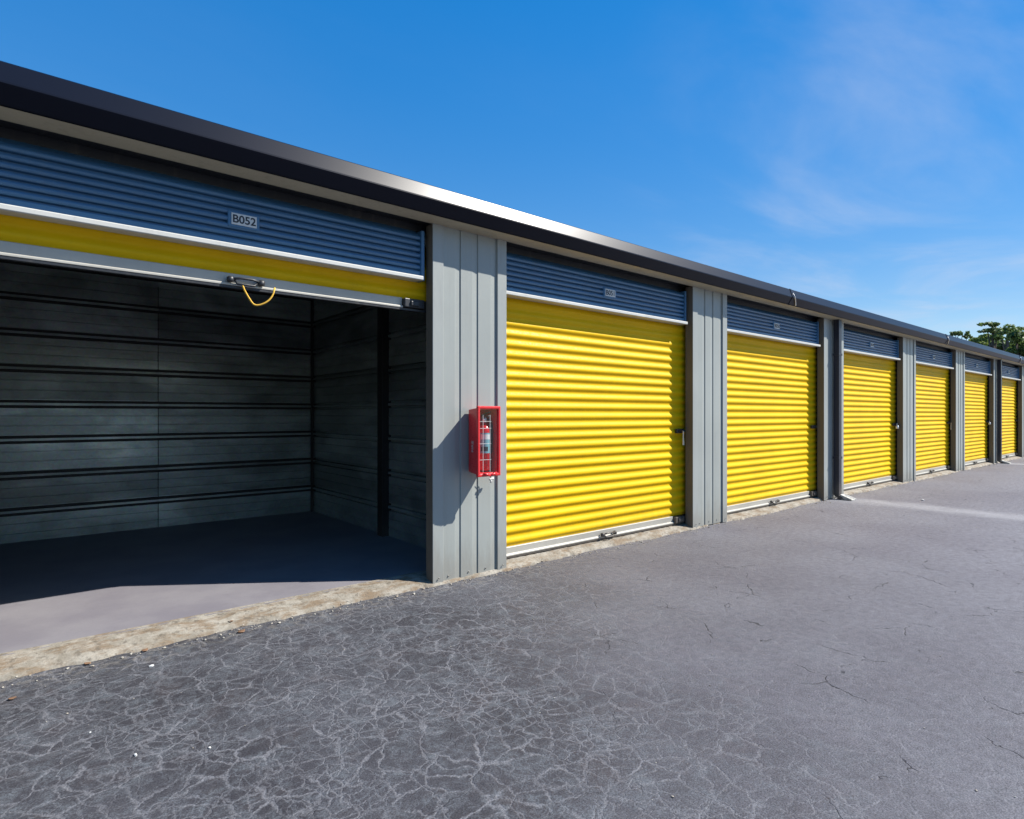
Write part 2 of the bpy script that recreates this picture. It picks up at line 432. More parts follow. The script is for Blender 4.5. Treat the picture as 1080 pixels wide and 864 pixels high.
# worn concrete sill with a crumbling front edge
g = MB(); n = 700; vs = []; fs = []
rows = [(-.015, -.02), (-.004, .012), (.025, .024), (.07, .036), (.13, .046), (.20, .0525)]
jit = [rnd.uniform(-1, 1) for _ in range(n+1)]
lowj = [rnd.uniform(-1, 1) for _ in range(n//9+3)]
for i in range(n+1):
    x = BX0+(BX1-BX0)*i/n
    q = i/9; a = int(q); fr_ = q-a; lj = lowj[a]*(1-fr_)+lowj[a+1]*fr_
    for r_, (y, z) in enumerate(rows):
        k = (1, 1, .5, .25, .1, 0)[r_]
        vs.append((x, D+y+k*(.016*jit[i]+.026*lj)*(1 if r_ < 2 else .5), z+(rnd.uniform(-.003, .003) if 0 < r_ < 5 else 0)))
m_ = len(rows)
for i in range(n):
    for r_ in range(m_-1): fs.append((i*m_+r_, (i+1)*m_+r_, (i+1)*m_+r_+1, i*m_+r_+1))
g.add(vs, fs, True)
tag(g.build('concrete_sill', M['sill']), kind='structure')

# ------------------------------------------------------------------ the building
B = empty('storage_building', (0, D, 0), 0, 'long grey metal self storage building with a row of yellow roller doors', 'building')
# everything below is in building space: x along the front, y = depth from the front

# pilaster (x from 0 to PW)
def make_pilaster():
    prof = [(.085, .0)]
    x = .085
    for e in (.235, .385, .555):           # sawtooth pans, each ends in a small return
        w = e-x
        prof += [(x+w*.66, .001), (x+w*.70, .002), (e-.007, .007), (e-.002, .0072), (e, .0)]
        x = e
    p = MB(); p.extrude_z(prof+[(.556, 0)], .012, TOP-.002, segs=1)
    o = p.build('pilaster', M['grey'], B)
    for a, b_ in ((0, .086), (.555, PW)):
        c = MB()
        c.extrude_z([(a, -.004), (a, -.009), (b_, -.009), (b_, .02), (b_-.008, .02), (b_-.008, -.004)] if a == 0 else
                    [(b_, -.004), (b_, -.009), (a, -.009), (a, .02), (a+.008, .02), (a+.008, -.004)], .004, TOP-.002, closed=True)
        c.build('corner_trim', M['trim'], o, bevel=.003)
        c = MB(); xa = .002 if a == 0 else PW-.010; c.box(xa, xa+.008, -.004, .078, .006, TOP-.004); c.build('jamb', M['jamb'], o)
    sc = [(.045, -.0145), (.13, -.001), (.30, -.001), (.45, -.001), (.60, -.0145)]
    for x_, y_ in sc:
        c = MB(); z = .045
        c.add([(x_+.006*math.cos(a)*1., y_-.001, z+.006*math.sin(a)) for a in [i*math.pi/3 for i in range(6)]]+
              [(x_+.004*math.cos(a), y_-.006, z+.004*math.sin(a)) for a in [i*math.pi/3 for i in range(6)]],
              [(i, (i+1) % 6, 6+(i+1) % 6, 6+i) for i in range(6)]+[(6, 7, 8, 9, 10, 11)])
        c.build('screw', M['steelpart'], o)
    return o
# header over a door (x from 0 to OW)
HB = 2.050          # header lower edge
def make_header():
    h = MB()
    prof = [(.13, TOP-.035), (.075, TOP-.075)]
    z = TOP-.085
    for i in range(6):
        prof += [(.066, z), (.060, z-.005), (.058, z-.012), (.060, z-.021), (.066, z-.026), (.084, z-.029), (.084, z-.037)]
        z -= .0395
    prof += [(.062, z), (.058, z-.006), (.058, HB+.02)]
    h.extrude_x(prof, .012, OW-.055, closed=False, segs=1)
    o = h.build('door_header', M['header'], B)
    for xa, xb in ((OW-.055, OW-.030), (.001, .012)):
        e = MB(); e.box(xa, xb, .046, .12, HB+.004, TOP-.05)
        e.build('end_cap', M['header'], o, bevel=.003)
    pd = MB(); pd.box(OW/2-.058, OW/2+.108, .053, .09, HB+.128, HB+.217)
    pd.build('number_boss', M['header'], o, bevel=.006)
    l = MB()
    l.extrude_x([(.058, HB+.034), (.014, HB+.026), (.010, HB+.022), (.010, HB+.002), (.014, HB-.002), (.125, HB+.004), (.125, HB+.008), (.02, HB+.006), (.018, HB+.022), (.058, HB+.028)], .004, OW-.06, closed=True)
    l.build('header_lip', M['lip'], o, bevel=.0015)
    return o
# roller door curtain
PITCH = .0802
def make_door(h, zb, name='roller_door', parts=True):
    """x 0..OW, curtain mid plane y=.125, bottom edge at zb, height h"""
    z0 = zb+.070
    nr = int(round((h-.070)/PITCH)); prof = []
    for i in range(nr):
        for q, y in [(j_/12, -.0075*(1-math.cos(2*math.pi*(j_/12)**.93))) for j_ in range(12)]:
            prof.append((.130+y, z0+(i+q)*PITCH))
    prof.append((.130, z0+nr*PITCH))
    d = MB(); d.extrude_x(prof, -.085, OW+.085, closed=False, smooth=True)
    o = d.build(name, M['yellow'], B)
    b = MB()
    b.extrude_x([(.134, zb+.071), (.112, zb+.071), (.110, zb+.068), (.112, zb+.020), (.100, zb+.016), (.097, zb+.013), (.097, zb+.002), (.134, zb+.002)], -.05, OW-.165, closed=True)
    b.build('bottom_bar', M['bar'], o, bevel=.002)
    sl = MB(); sl.box(-.05, OW+.05, .100, .130, zb-.012, zb+.0015)
    sl.build('rubber_seal', M['dark'], o)
    st = MB(); st.box(OW-.163, OW-.01, .078, .134, zb+.006, zb+.066); st.box(OW-.12, OW-.055, .066, .078, zb+.016, zb+.050)
    st.build('bar_stop', M['dark'], o, bevel=.006)
    hd = MB()
    cx = OW/2+.045; zz_ = zb+.030
    for s in (-1, 1):
        hd.lathe((cx+s*.082, .086, zz_+.0), [(.016, -.012), (.019, -.005), (.019, .012), (.010, .018)], 12)
    hd.tube([(cx-.082, .082, zz_+.004), (cx-.03, .074, zz_+.012), (cx+.03, .074, zz_+.012), (cx+.082, .082, zz_+.004)], .007, 8)
    hd.tube([(cx-.06, .085, zz_-.002), (cx-.05, .072, zz_-.022), (cx+.04, .072, zz_-.022), (cx+.06, .085, zz_-.002)], .006, 8)
    hd.build('lift_handle', M['dark'], o)
    return o
def add_latch(o, z):
    l = MB()
    l.box(OW-.13, OW-.012, .088, .112, z-.022, z+.022); l.box(OW-.10, OW-.005, .076, .088, z-.010, z+.012)
    l.tube([(OW-.07, .072, z), (OW-.07, .06, z)], .014, 10)
    l.build('latch', M['dark'], o, bevel=.003)
# jambs and inside guide
def make_jamb(side):
    j = MB()
    x0, x1 = (.062, .118) if side > 0 else (-.118, -.062)
    j.box(x0, x1, .105, .112, FZ-.01, HB+.12); j.box(x0, x1, .140, .150, FZ-.01, HB+.12)
    xo = x1 if side > 0 else x0-.006
    j.box(xo, xo+.006, .105, .150, FZ-.01, HB+.12)
    return j.build('door_guide', M['dark'], B)

P0 = make_pilaster(); H0 = make_header()
closed = make_door(2.16, FZ+.012); add_latch(closed, .985)
JR = make_jamb(1); JL = make_jamb(-1)
for o in (P0, H0, closed, JR, JL): kids_of(o)
OPEN_Z = 1.864
opened = make_door(.070+3*PITCH+.01, OPEN_Z)
opened.location.x = pil(-1)+PW
tag(opened, 'yellow roller door rolled up nearly all the way')
# pull rope of the open door
rp = MB(); cxr = OW/2+.105; pts = []
for i in range(21):
    a = i/20
    x = cxr-.085+.17*a
    sag = math.sin(math.pi*a)**.7*.108
    pts.append((x+.006*math.sin(a*9), .072+.012*math.sin(a*5), OPEN_Z+.012-sag))
rp.tube(pts, .0050, 7)
rp.build('pull_rope', M['rope'], opened)

for i, k in enumerate(range(K0, K1+1)):
    o = P0 if i == 0 else copy_tree(P0)
    o.location = (pil(k), 0, 0)
first = True
for k in range(K0, K1):
    x = pil(k)+PW
    o = H0 if k == K0 else copy_tree(H0); o.location = (x, 0, 0)
    o = JR if k == K0 else copy_tree(JR); o.location = (x+OW, 0, 0)
    o = JL if k == K0 else copy_tree(JL); o.location = (x, 0, 0)
    if k != -1:
        o = closed if first else copy_tree(closed); first = False
        o.location = (x, 0, 0)

# shell: walls, partitions, ceiling
def ribbed_wall_prof(z0, z1):
    """horizontal R-panel: list of (offset, z); positive offset = towards the room"""
    pr = []; z = z0
    while z < z1-.02:
        pr += [(0, z), (0, z+.075), (-.010, z+.077), (-.010, z+.083), (0, z+.085), (0, z+.160), (-.010, z+.162), (-.010, z+.168), (0, z+.170),
               (0, z+.232), (-.045, z+.236), (-.045, z+.254), (.016, z+.258), (.016, z+.278), (-.045, z+.282), (-.045, z+.300), (0, z+.304)]
        z += .310
    pr.append((0, z))
    return pr
WZ0 = FZ-.005
pr = ribbed_wall_prof(WZ0, 2.4)
bw = MB()
seam = 1.05
bw.extrude_x([(DEPTH-y, z) for y, z in pr], BX0+.02, seam, closed=False)
bw.extrude_x([(DEPTH-y-.003, z) for y, z in pr], seam-.004, BX1-.02, closed=False)
tag(bw.build('back_wall', M['galv'], B))
bo = MB(); bo.box(BX0, BX1, DEPTH+.05, DEPTH+.09, 0, 2.60); bo.build('outer_back_wall', M['grey'], B)
for x in (BX0+.002, BX1-.042):
    e = MB(); e.box(x, x+.04, .101, DEPTH+.049, 0, 2.62); e.build('end_wall', M['grey'], B)
M['postm'] = painted('primer_post', (.005, .005, .006), .6, .1, .05, .1)
GR = [WZ0+.310*i+o_ for i in range(8) for o_ in (.246, .290)]
q = MB(); q.box(seam-.007, seam-.001, DEPTH-.0045, DEPTH+.02, WZ0, 2.4)
_bwo = [o for o in B.children if o.name == 'back_wall'][0]; q.build('panel_seam', M['postm'], _bwo)
BWo = [o for o in B.children if o.name == 'back_wall'][0]
for z in GR:
    q = MB(); q.box(BX0+.03, BX1-.03, DEPTH-.006, DEPTH+.03, z-.011, z+.011)
    q.build('dark_strip', M['postm'], BWo)  # dark strips filling the rib grooves of the back wall
def make_partition():
    w = MB(); nz = len(pr)
    for sgn in (-1, 1):
        vs = []; fs = []
        for y in (.16, DEPTH-.002):
            vs += [(sgn*(o_*.5+.03), y, z) for o_, z in pr]
        for i in range(nz-1): fs.append((i, i+1, nz+i+1, nz+i))
        w.add(vs, fs)
    o = w.build('partition_wall', M['galv'], B)
    p = MB(); p.box(-.095, .095, 1.44, 1.54, FZ-.01, 2.50); p.build('post', M['postm'], o, bevel=.003)
    f = MB(); f.box(-.055, .055, DEPTH-.035, DEPTH-.008, FZ-.01, 2.46); f.build('corner_angle', M['postm'], o)
    for z in GR[::2]:  # dark strips along the partition ribs
        q = MB(); q.box(-.033, .033, .17, 1.43, z+.012, z+.028); q.build('dark_strip', M['postm'], o)
        q = MB(); q.box(-.033, .033, 1.55, DEPTH-.04, z+.012, z+.028); q.build('dark_strip', M['postm'], o)
    return o
PT = make_partition(); kids_of(PT)
for i, k in enumerate((0, -1)):
    o = PT if i == 0 else copy_tree(PT)
    o.location = (pil(k)+.475, 0, 0)
dr = MB(); dr.tube([(-.08, .34, 2.235), (OW+.08, .34, 2.235)], .165, 28); dr.build('door_roll', M['yellow'], opened)

ce = MB()
n_ = int((BX1-BX0)/.1)
prof_c = []
for i in range(n_+1):
    x = BX0+(BX1-BX0)*i/n_
    prof_c += [(x, 0), (x+.035, 0), (x+.045, .02), (x+.09, .02)]
vs = []; fs = []
for y, z in ((-.0145, 2.47), (DEPTH+.3, 2.62)):
    vs += [(min(x, BX1), y, z+dz) for x, dz in prof_c]
for i in range(len(prof_c)-1): fs.append((i, i+1, len(prof_c)+i+1, len(prof_c)+i))
ce.add(vs, fs)
ce.build('roof', M['galv'], B)
# purlins under the roof, seen in the dark unit
for y in (1.0, 2.1):
    q = MB(); z = 2.47+.15*(y-.02)/(DEPTH+.28); q.box(BX0+.05, BX1-.05, y, y+.06, z-.13, z-.002); q.build('purlin', M['galv'], B)

# eaves: soffit, gutter
so_ = MB(); so_.extrude_x([(-.146, TOP-.003), (.004, TOP-.003), (.004, TOP+.006), (-.133, TOP+.006), (-.133, TOP-.001)], BX0-.03, BX1+.03)
so_.build('soffit', M['soffit'], B)
bk = MB(); bk.extrude_x([(.128, TOP-.036), (.134, TOP-.036), (.134, 2.462), (.128, 2.462)], BX0+.05, BX1-.05)
bk.box(BX0+.05, BX1-.05, .006, .128, 2.452, 2.462)
bk.build('gap_shade_closure', M['dark'], B)  # closes the gap above the headers; its dark colour stands in for deep shade
gp = [(-.135, TOP-.001), (-.150, TOP+.003), (-.156, TOP+.010), (-.196, TOP+.068), (-.200, TOP+.075), (-.199, TOP+.083), (-.170, TOP+.172), (-.163, TOP+.178), (-.152, TOP+.175), (-.150, TOP+.16), (-.185, TOP+.075), (-.145, TOP+.012), (-.03, TOP+.012), (-.03, TOP+.16), (-.016, TOP+.16), (-.016, TOP+.007), (-.135, TOP+.007)]
gu = MB(); gu.extrude_x(gp, BX0-.04, BX1+.04, segs=40)
GU = gu.build('gutter', M['bronze'], B)
# seam straps across the gutter
for x in (6.93, 13.02, 19.12):
    s_ = MB(); s_.extrude_x([(y-.004, z) for y, z in [(-.150, TOP+.002), (-.156, TOP+.008), (-.197, TOP+.067), (-.201, TOP+.075), (-.200, TOP+.083), (-.171, TOP+.174), (-.163, TOP+.181), (-.155, TOP+.17), (-.188, TOP+.08), (-.15, TOP+.015)]], x-.018, x+.018)
    s_.build('gutter_seam', M['bronze'], GU)
    t_ = MB(); t_.tube([(x+.16, -.156, TOP+.004), (x+.145, -.164, TOP+.012), (x+.045, -.205, TOP+.067), (x+.03, -.206, TOP+.085), (x+.02, -.19, TOP+.13)], .006, 6)
    t_.build('sealant_bead', M['white'], GU)
# downspouts
def downspout(x):
    d = MB(); d.extrude_z([(x, -.0905), (x+.09, -.0905), (x+.09, -.016), (x, -.016)], .06, TOP+.004, closed=True, segs=6)
    # kick-out at the foot
    d.add([(x, -.0905, .06), (x+.09, -.0905, .06), (x+.09, -.016, .06), (x, -.016, .06), (x+.002, -.15, .022), (x+.088, -.15, .022), (x+.088, -.09, .004), (x+.002, -.09, .004)],
          [(0, 1, 5, 4), (1, 2, 6, 5), (2, 3, 7, 6), (3, 0, 4, 7)])
    o = d.build('downspout', M['bronze2'], B, bevel=.006)
    for z in (.55, 1.95):
        s_ = MB(); s_.box(x-.012, x+.102, -.094, -.0145, z, z+.03); s_.build('strap', M['bronze2'], o, bevel=.002)
M['bronze2'] = painted('downspout_enamel', (.008, .010, .022), .42, .15, .1, .2)
for k in (-1, 2, 5, 8): downspout(pil(k)+.272)

# ------------------------------------------------------------------ splash blocks
def splash(k, label):
    o = MB(); x = pil(k)+.25
    x += .03
    o.add([(x, -.09, 0), (x+.13, -.09, 0), (x+.145, -.25, 0), (x-.015, -.25, 0),
           (x, -.10, .075), (x+.13, -.10, .075), (x+.145, -.25, .022), (x-.015, -.25, .022),
           (x+.03, -.115, .05), (x+.10, -.115, .05), (x+.115, -.25, .010), (x+.015, -.25, .010)],
          [(0, 3, 2, 1), (0, 1, 5, 4), (1, 2, 6, 5), (3, 0, 4, 7), (4, 5, 9, 8), (5, 6, 10, 9), (7, 4, 8, 11), (8, 9, 10, 11), (2, 3, 7, 11, 10, 6)])
    b_ = o.build('splash_block', M['splash'], None, (0, D, 0), bevel=.008)
    tag(b_, label, 'splash block', 'splash blocks at the foot of the downspouts')
splash(2, 'white concrete splash block at the foot of the nearer dark downspout')
splash(5, 'white concrete splash block at the foot of the farther dark downspout')

# ------------------------------------------------------------------ number signs
names = {-1: ('B052', 'white number plate reading B052 on the blue header above the open unit'),
         0: ('B051', 'white number plate on the blue header above the yellow door right of the red cabinet'),
         1: ('B050', 'white number plate above the yellow door just left of the nearer dark downspout'),
         2: ('B049', 'white number plate above the yellow door just right of the nearer dark downspout'),
         3: ('B048', 'white number plate above the second yellow door right of the nearer dark downspout'),
         4: ('B047', 'white number plate above the yellow door just left of the farther dark downspout'),
         5: ('B046', 'white number plate above the farthest yellow door, just right of the farther dark downspout')}
for k, (txt, lab) in names.items():
    x = pil(k)+PW+OW/2+.025
    r_ = empty('number_sign', (x, D+.0525, HB+.172), 0, lab, 'sign', 'unit number plates on the door headers')
    p_ = MB(); p_.box(-.066, .066, -.004, 0, -.031, .031); p_.build('plate', M['white'], r_, bevel=.0015)
    text_mesh('number', txt, .060, M['ink'], r_, (0, -.0045, -.002), (math.radians(90), 0, 0), bold=.0012)

# ------------------------------------------------------------------ padlocks and straps on the latches
def padlock(k, label, big=1.0):
    x = pil(k)+PW+OW-.062
    r_ = empty('padlock', (x, D+.060, .975), 0, label, 'padlock', 'padlocks on the door latches')
    b_ = MB(); b_.lathe((0, 0, -.062), [(.020*big, 0), (.026*big, .005), (.026*big, .046), (.020*big, .052)], 14); b_.build('lock_body', M['chrome'], r_)
    s_ = MB(); pts = [(-.014, 0, -.012)]+[(.014*math.cos(math.pi-a*math.pi/8), 0, .012+.014*math.sin(a*math.pi/8)) for a in range(9)]+[(.014, 0, -.012)]
    s_.tube(pts, .004, 7); s_.build('shackle', M['chrome'], r_)
M['chrome'] = painted('bright_steel', (.74, .73, .70), .28, .05, 0, .05, metal=.6)
padlock(2, 'small silver padlock on the latch of the yellow door just right of the nearer downspout')
padlock(4, 'small silver padlock on the latch of the yellow door just left of the farther downspout')
def lock_strap(k, label):
    x = pil(k)+PW+OW-.075
    o = MB()
    a = [(-.006, .0, 0), (.006, .0, 0), (.012, .004, -.06), (.024, .006, -.140), (-.002, .006, -.140), (-.003, .004, -.06)]
    o.add([(p[0], p[1]-.003, p[2]) for p in a]+[(p[0], p[1]+.003, p[2]) for p in a],
          [(0, 5, 2, 1), (5, 4, 3, 2), (6, 7, 8, 11), (11, 8, 9, 10), (0, 1, 7, 6), (1, 2, 8, 7), (2, 3, 9, 8), (3, 4, 10, 9), (4, 5, 11, 10), (5, 0, 6, 11)])
    b_ = o.build('lock_strap', M['strap'], None, (x, D+.052, .985))
    tag(b_, label, 'strap', 'pale straps hanging from door latches')
lock_strap(0, 'pale narrow strap hanging from the latch of the door right of the red cabinet')
lock_strap(3, 'pale narrow strap hanging from the latch of the second door right of the nearer downspout')

# ------------------------------------------------------------------ fire extinguisher cabinet
FX0, FX1, FY, FZ0, FZ1 = 2.376, 2.574, -.19, .728, 1.210      # front rectangle
BXa, BXb, BZa, BZb = 2.424, 2.556, .752, 1.186                # back rectangle, on the wall
BY = -.015
cx, cz = (FX0+FX1)/2, (FZ0+FZ1)/2
CB = empty('extinguisher_cabinet', (cx, D-.015, BZa), 0, 'open fronted red plastic fire extinguisher cabinet screwed to the grey pilaster', 'cabinet')
def cl(x, y, z): return (x-cx, y+.015, z-BZa)
m_ = MB()
tw = .012
def ring(x0, x1, z0, z1, y): return [cl(x0, y, z0), cl(x1, y, z0), cl(x1, y, z1), cl(x0, y, z1)]
v_ = ring(BXa, BXb, BZa, BZb, BY)+ring(FX0+.012, FX1-.012, FZ0+.012, FZ1-.012, FY+.022)+ring(FX0+.024, FX1-.024, FZ0+.024, FZ1-.024, FY+.022)+ring(BXa+tw, BXb-tw, BZa+tw, BZb-tw, BY-.012)
f_ = [(0, 1, 2, 3)]
for a in range(4):
    b2 = (a+1) % 4
    f_ += [(a, b2, 4+b2, 4+a), (4+a, 4+b2, 8+b2, 8+a), (8+a, 8+b2, 12+b2, 12+a)]
f_.append((12, 13, 14, 15))
m_.add(v_, f_)
box_o = m_.build('cabinet_shell', M['red'], CB, bevel=.003)
fr_m = MB()
v_ = ring(FX0, FX1, FZ0, FZ1, FY+.022)+ring(FX0, FX1, FZ0, FZ1, FY)+ring(FX0+.020, FX1-.020, FZ0+.020, FZ1-.020, FY)+ring(FX0+.020, FX1-.020, FZ0+.020, FZ1-.020, FY+.022)
f_ = []
for a in range(4):
    b2 = (a+1) % 4
    f_ += [(a, b2, 4+b2, 4+a), (4+a, 4+b2, 8+b2, 8+a), (8+a, 8+b2, 12+b2, 12+a), (12+a, 12+b2, b2, a)]
fr_m.add(v_, f_)
fr_m.build('front_frame', M['red'], CB, bevel=.006, segs=3)
pn = MB(); pn.add([cl(FX0+.02, FY+.012, FZ0+.02), cl(FX1-.02, FY+.012, FZ0+.02), cl(FX1-.02, FY+.012, FZ1-.02), cl(FX0+.02, FY+.012, FZ1-.02)], [(0, 1, 2, 3)])
po = pn.build('pane', M['glass'], CB)
sl = MB()
def sbox(xa, xb, za, zb_):
    a = cl(xa, FY+.0105, za); b_ = cl(xb, FY+.0115, zb_); sl.box(a[0], b_[0], a[1], b_[1], a[2], b_[2])
for x in (FX0+.052, FX0+.112): sbox(x-.0012, x+.0012, FZ0+.03, FZ1-.06)
for z in (FZ0+.115, FZ0+.225, FZ0+.33, FZ1-.105): sbox(FX0+.024, FX0+.122, z-.0012, z+.0012)
sl.build('score_line', M['white'], po)
# two catches on the lower frame edge
for x, rz in ((FX0+.075, .25), (FX0+.13, -.25)):
    c_ = MB(); a = cl(x, FY-.004, FZ0+.014)
    q = [Vector((-.028, 0, 0)), Vector((.028, 0, 0))]
    c_.tube([Vector(a)+Matrix.Rotation(rz, 3, 'Y') @ p for p in q], .009, 8)
    c_.build('catch', M['red'], CB)
# white lettering reading up the left side
side_n = Vector((-(FY-BY), FX0-BXa, 0))   # along side, unused for placement
dirv = Vector((FX0+.012-BXa, FY+.022-BY, 0)).normalized()
nrm = Vector((-abs(dirv.y), -abs(dirv.x)*-1*-1, 0)).normalized()
mid = Vector(((FX0+.012+BXa)/2, (FY+.022+BY)/2, 0))
xdir = Vector((0, 0, 1)); zdir = Vector((dirv.y, -dirv.x, 0)).normalized()
if zdir.x > 0: zdir = -zdir
ydir = zdir.cross(xdir)
tm = text_mesh('side_marking', 'FIRE', .045, M['white'], CB, (0, 0, 0), (0, 0, 0))
pos = Vector(cl(mid.x, mid.y, .93))+zdir*.0025
mt = Matrix((xdir, ydir, zdir)).transposed().to_4x4(); mt.translation = pos
tm.matrix_local = mt
# hasp screw below the cabinet and the little hammer on its cord
hm = empty('breaker_hammer', (2.600, D-.05, .69), 0, 'tiny white hammer hanging on a cord below the red cabinet', 'hammer')
h_ = MB(); h_.tube([(-.019, 0, -.003), (.018, 0, .005)], [.008, .010], 10); h_.build('hammer_head', M['white'], hm, bevel=.001)
h_ = MB(); h_.tube([(0, 0, .0), (-.006, .004, .02), (-.03, .0, .045)], .0028, 6); h_.build('cord', M['dark'], hm)
h_ = MB(); h_.tube([(.0, 0, -.004), (-.008, -.002, -.026)], .006, 8); h_.build('hammer_handle', M['white'], hm)

# extinguisher
ex = empty('fire_extinguisher', (2.488, D-.112, BZa+.013), 0, 'small red fire extinguisher with teal label standing inside the red cabinet', 'fire extinguisher')
e_ = MB(); e_.lathe((0, 0, 0), [(.036, 0), (.043, .006), (.043, .27), (.040, .292), (.030, .308), (.017, .318), (.015, .335)], 28); e_.build('cylinder', M['redcan'], ex)
def arc(r, z0, z1, a0, a1, n=14):
    q = MB(); vs = []
    for i in range(n+1):
        a = math.radians(a0+(a1-a0)*i/n)
        vs += [(r*math.cos(a), r*math.sin(a), z0), (r*math.cos(a), r*math.sin(a), z1)]
    q.add(vs, [(2*i, 2*i+1, 2*i+3, 2*i+2) for i in range(n)], True); return q
arc(.0436, .12, .26, 175, 330).build('label', M['teal'], ex)
arc(.0442, .215, .25, 200, 310).build('label_print', M['white'], ex)
arc(.0442, .135, .165, 200, 270).build('label_print', M['ink'], ex)
e_ = MB(); e_.lathe((0, 0, .33), [(.014, 0), (.018, .006), (.018, .03), (.012, .04)], 14); e_.tube([(-.01, -.01, .352), (-.022, -.024, .352)], .012, 10); e_.build('valve', M['chrome'], ex)
e_ = MB(); e_.box(-.012, .012, -.060, .02, .372, .380); e_.add([(-.010, -.06, .400), (.010, -.06, .400), (.010, .02, .378), (-.010, .02, .378), (-.010, -.06, .407), (.010, -.06, .407), (.010, .02, .386), (-.010, .02, .386)], [(0, 3, 2, 1), (4, 5, 6, 7), (0, 1, 5, 4), (1, 2, 6, 5), (2, 3, 7, 6), (3, 0, 4, 7)])
e_.build('handle', M['dark'], ex, bevel=.002)
e_ = MB(); e_.tube([(.014, 0, .352), (.036, -.012, .35), (.050, -.02, .31), (.052, -.018, .22), (.050, -.016, .12)], .0075, 10); e_.build('hose', M['dark'], ex)

# ------------------------------------------------------------------ litter on the asphalt
gv = MB()
def stone(mb, c, r):
    vs = []; fs = []
    for i, (p, q) in enumerate(((0, 1), (1, .0), (2, -.8))):
        pass
    ico = [(0, 0, 1), (.894, 0, .447), (.276, .851, .447), (-.724, .526, .447), (-.724, -.526, .447), (.276, -.851, .447), (.724, .526, -.447), (-.276, .851, -.447), (-.894, 0, -.447), (-.276, -.851, -.447), (.724, -.526, -.447), (0, 0, -1)]
    fc = [(0,1,2),(0,2,3),(0,3,4),(0,4,5),(0,5,1),(1,6,2),(2,7,3),(3,8,4),(4,9,5),(5,10,1),(6,7,2),(7,8,3),(8,9,4),(9,10,5),(10,6,1),(11,7,6),(11,8,7),(11,9,8),(11,10,9),(11,6,10)]
    a = rnd.uniform(0, 6.28); ca, sa = math.cos(a), math.sin(a)
    sx, sy, sz = rnd.uniform(.7, 1.3), rnd.uniform(.6, 1), rnd.uniform(.4, .7)
    for x, y, z in ico:
        k = r*rnd.uniform(.8, 1.15); x, y, z = x*sx*k, y*sy*k, z*sz*k
        vs.append((c[0]+x*ca-y*sa, c[1]+x*sa+y*ca, c[2]+z))
    mb.add(vs, fc)
for i in range(1500):
    x = rnd.uniform(-1.5, 19); y = D-.02+rnd.gauss(0, .035)-abs(rnd.gauss(0, .02))
    r = abs(rnd.gauss(0, .0045))+.002
    stone(gv, (x, y, .002+r*.2+max(0, (y-D+.01))*.4), r*.8)
for i in range(420):
    x = rnd.uniform(-1.5, 9); y = rnd.uniform(-1, D)
    stone(gv, (x, y, .002), abs(rnd.gauss(0, .002))+.0012)
tag(gv.build('gravel', M['pebble']), 'loose grit and crumbled concrete along the edge of the asphalt', 'gravel', kind='stuff')

def G(px, py):
    z = 624*CAM_H/(py-437); t = (px-540)/624
    return z*(.6402+t*.7682), z*(.7682-t*.6402)
peb = [(95, 773, .006, 'small white chip, leftmost of three on cracked asphalt nearest the camera'),
       (143, 797, .008, 'larger white chip, middle of three on cracked asphalt before the open unit'),
       (221, 789, .006, 'small round white chip, rightmost of three on cracked asphalt before the open unit'),
       (160, 703, .010, 'flat white chip on asphalt close to the sill of the open unit'),
       (620, 568, .018, 'pale chip on asphalt below the closed yellow door right of the cabinet'),
       (973, 528, .024, 'pale fleck on the asphalt just beyond the washed streak')]
for px, py, r, lab in peb:
    x, y = G(px, py); q = MB(); stone(q, (0, 0, 0), r)
    tag(q.build('stone_chip', M['white'], None, (x, y, r*.3)), lab, 'stone chip', 'pale chips scattered on the asphalt')
def leaf(px, py, s, rot, lab):
    x, y = G(px, py)
    q = MB(); n = 8; vs = []; fs = []
    for i in range(n+1):
        a = i/n; w = s*.38*math.sin(math.pi*a**.8)+.0006
        zc = .001+.008*(a-.5)**2*s/.04
        vs += [(s*(a-.5), -w, zc+.003), (s*(a-.5), 0, zc), (s*(a-.5), w, zc+.004)]
    for i in range(n):
        fs += [(3*i, 3*i+1, 3*i+4, 3*i+3), (3*i+1, 3*i+2, 3*i+5, 3*i+4)]
    q.add(vs, fs, True)
    o = q.build('dry_leaf', M['leaf_litter'], None, (x, y, .002 if y < D-.035 else .026)); o.rotation_euler = (0, 0, rot)
    md = o.modifiers.new('thick', 'SOLIDIFY'); md.thickness = .0008
    tag(o, lab, 'leaf', 'dry leaves along the sill')
leaf(255, 667, .045, .5, 'reddish dry leaf at the sill edge, rightmost of the leaves')
leaf(153, 687, .036, .9, 'orange dry leaf lying against the sill edge of the open unit')
leaf(92, 701, .034, 2.3, 'brown dry leaf at the sill edge near the left border')
leaf(13, 738, .026, .2, 'small brown leaf lying alone on asphalt at the far left')
leaf(243, 661, .03, 2.6, 'small orange leaf just left of the reddish leaf at the sill')

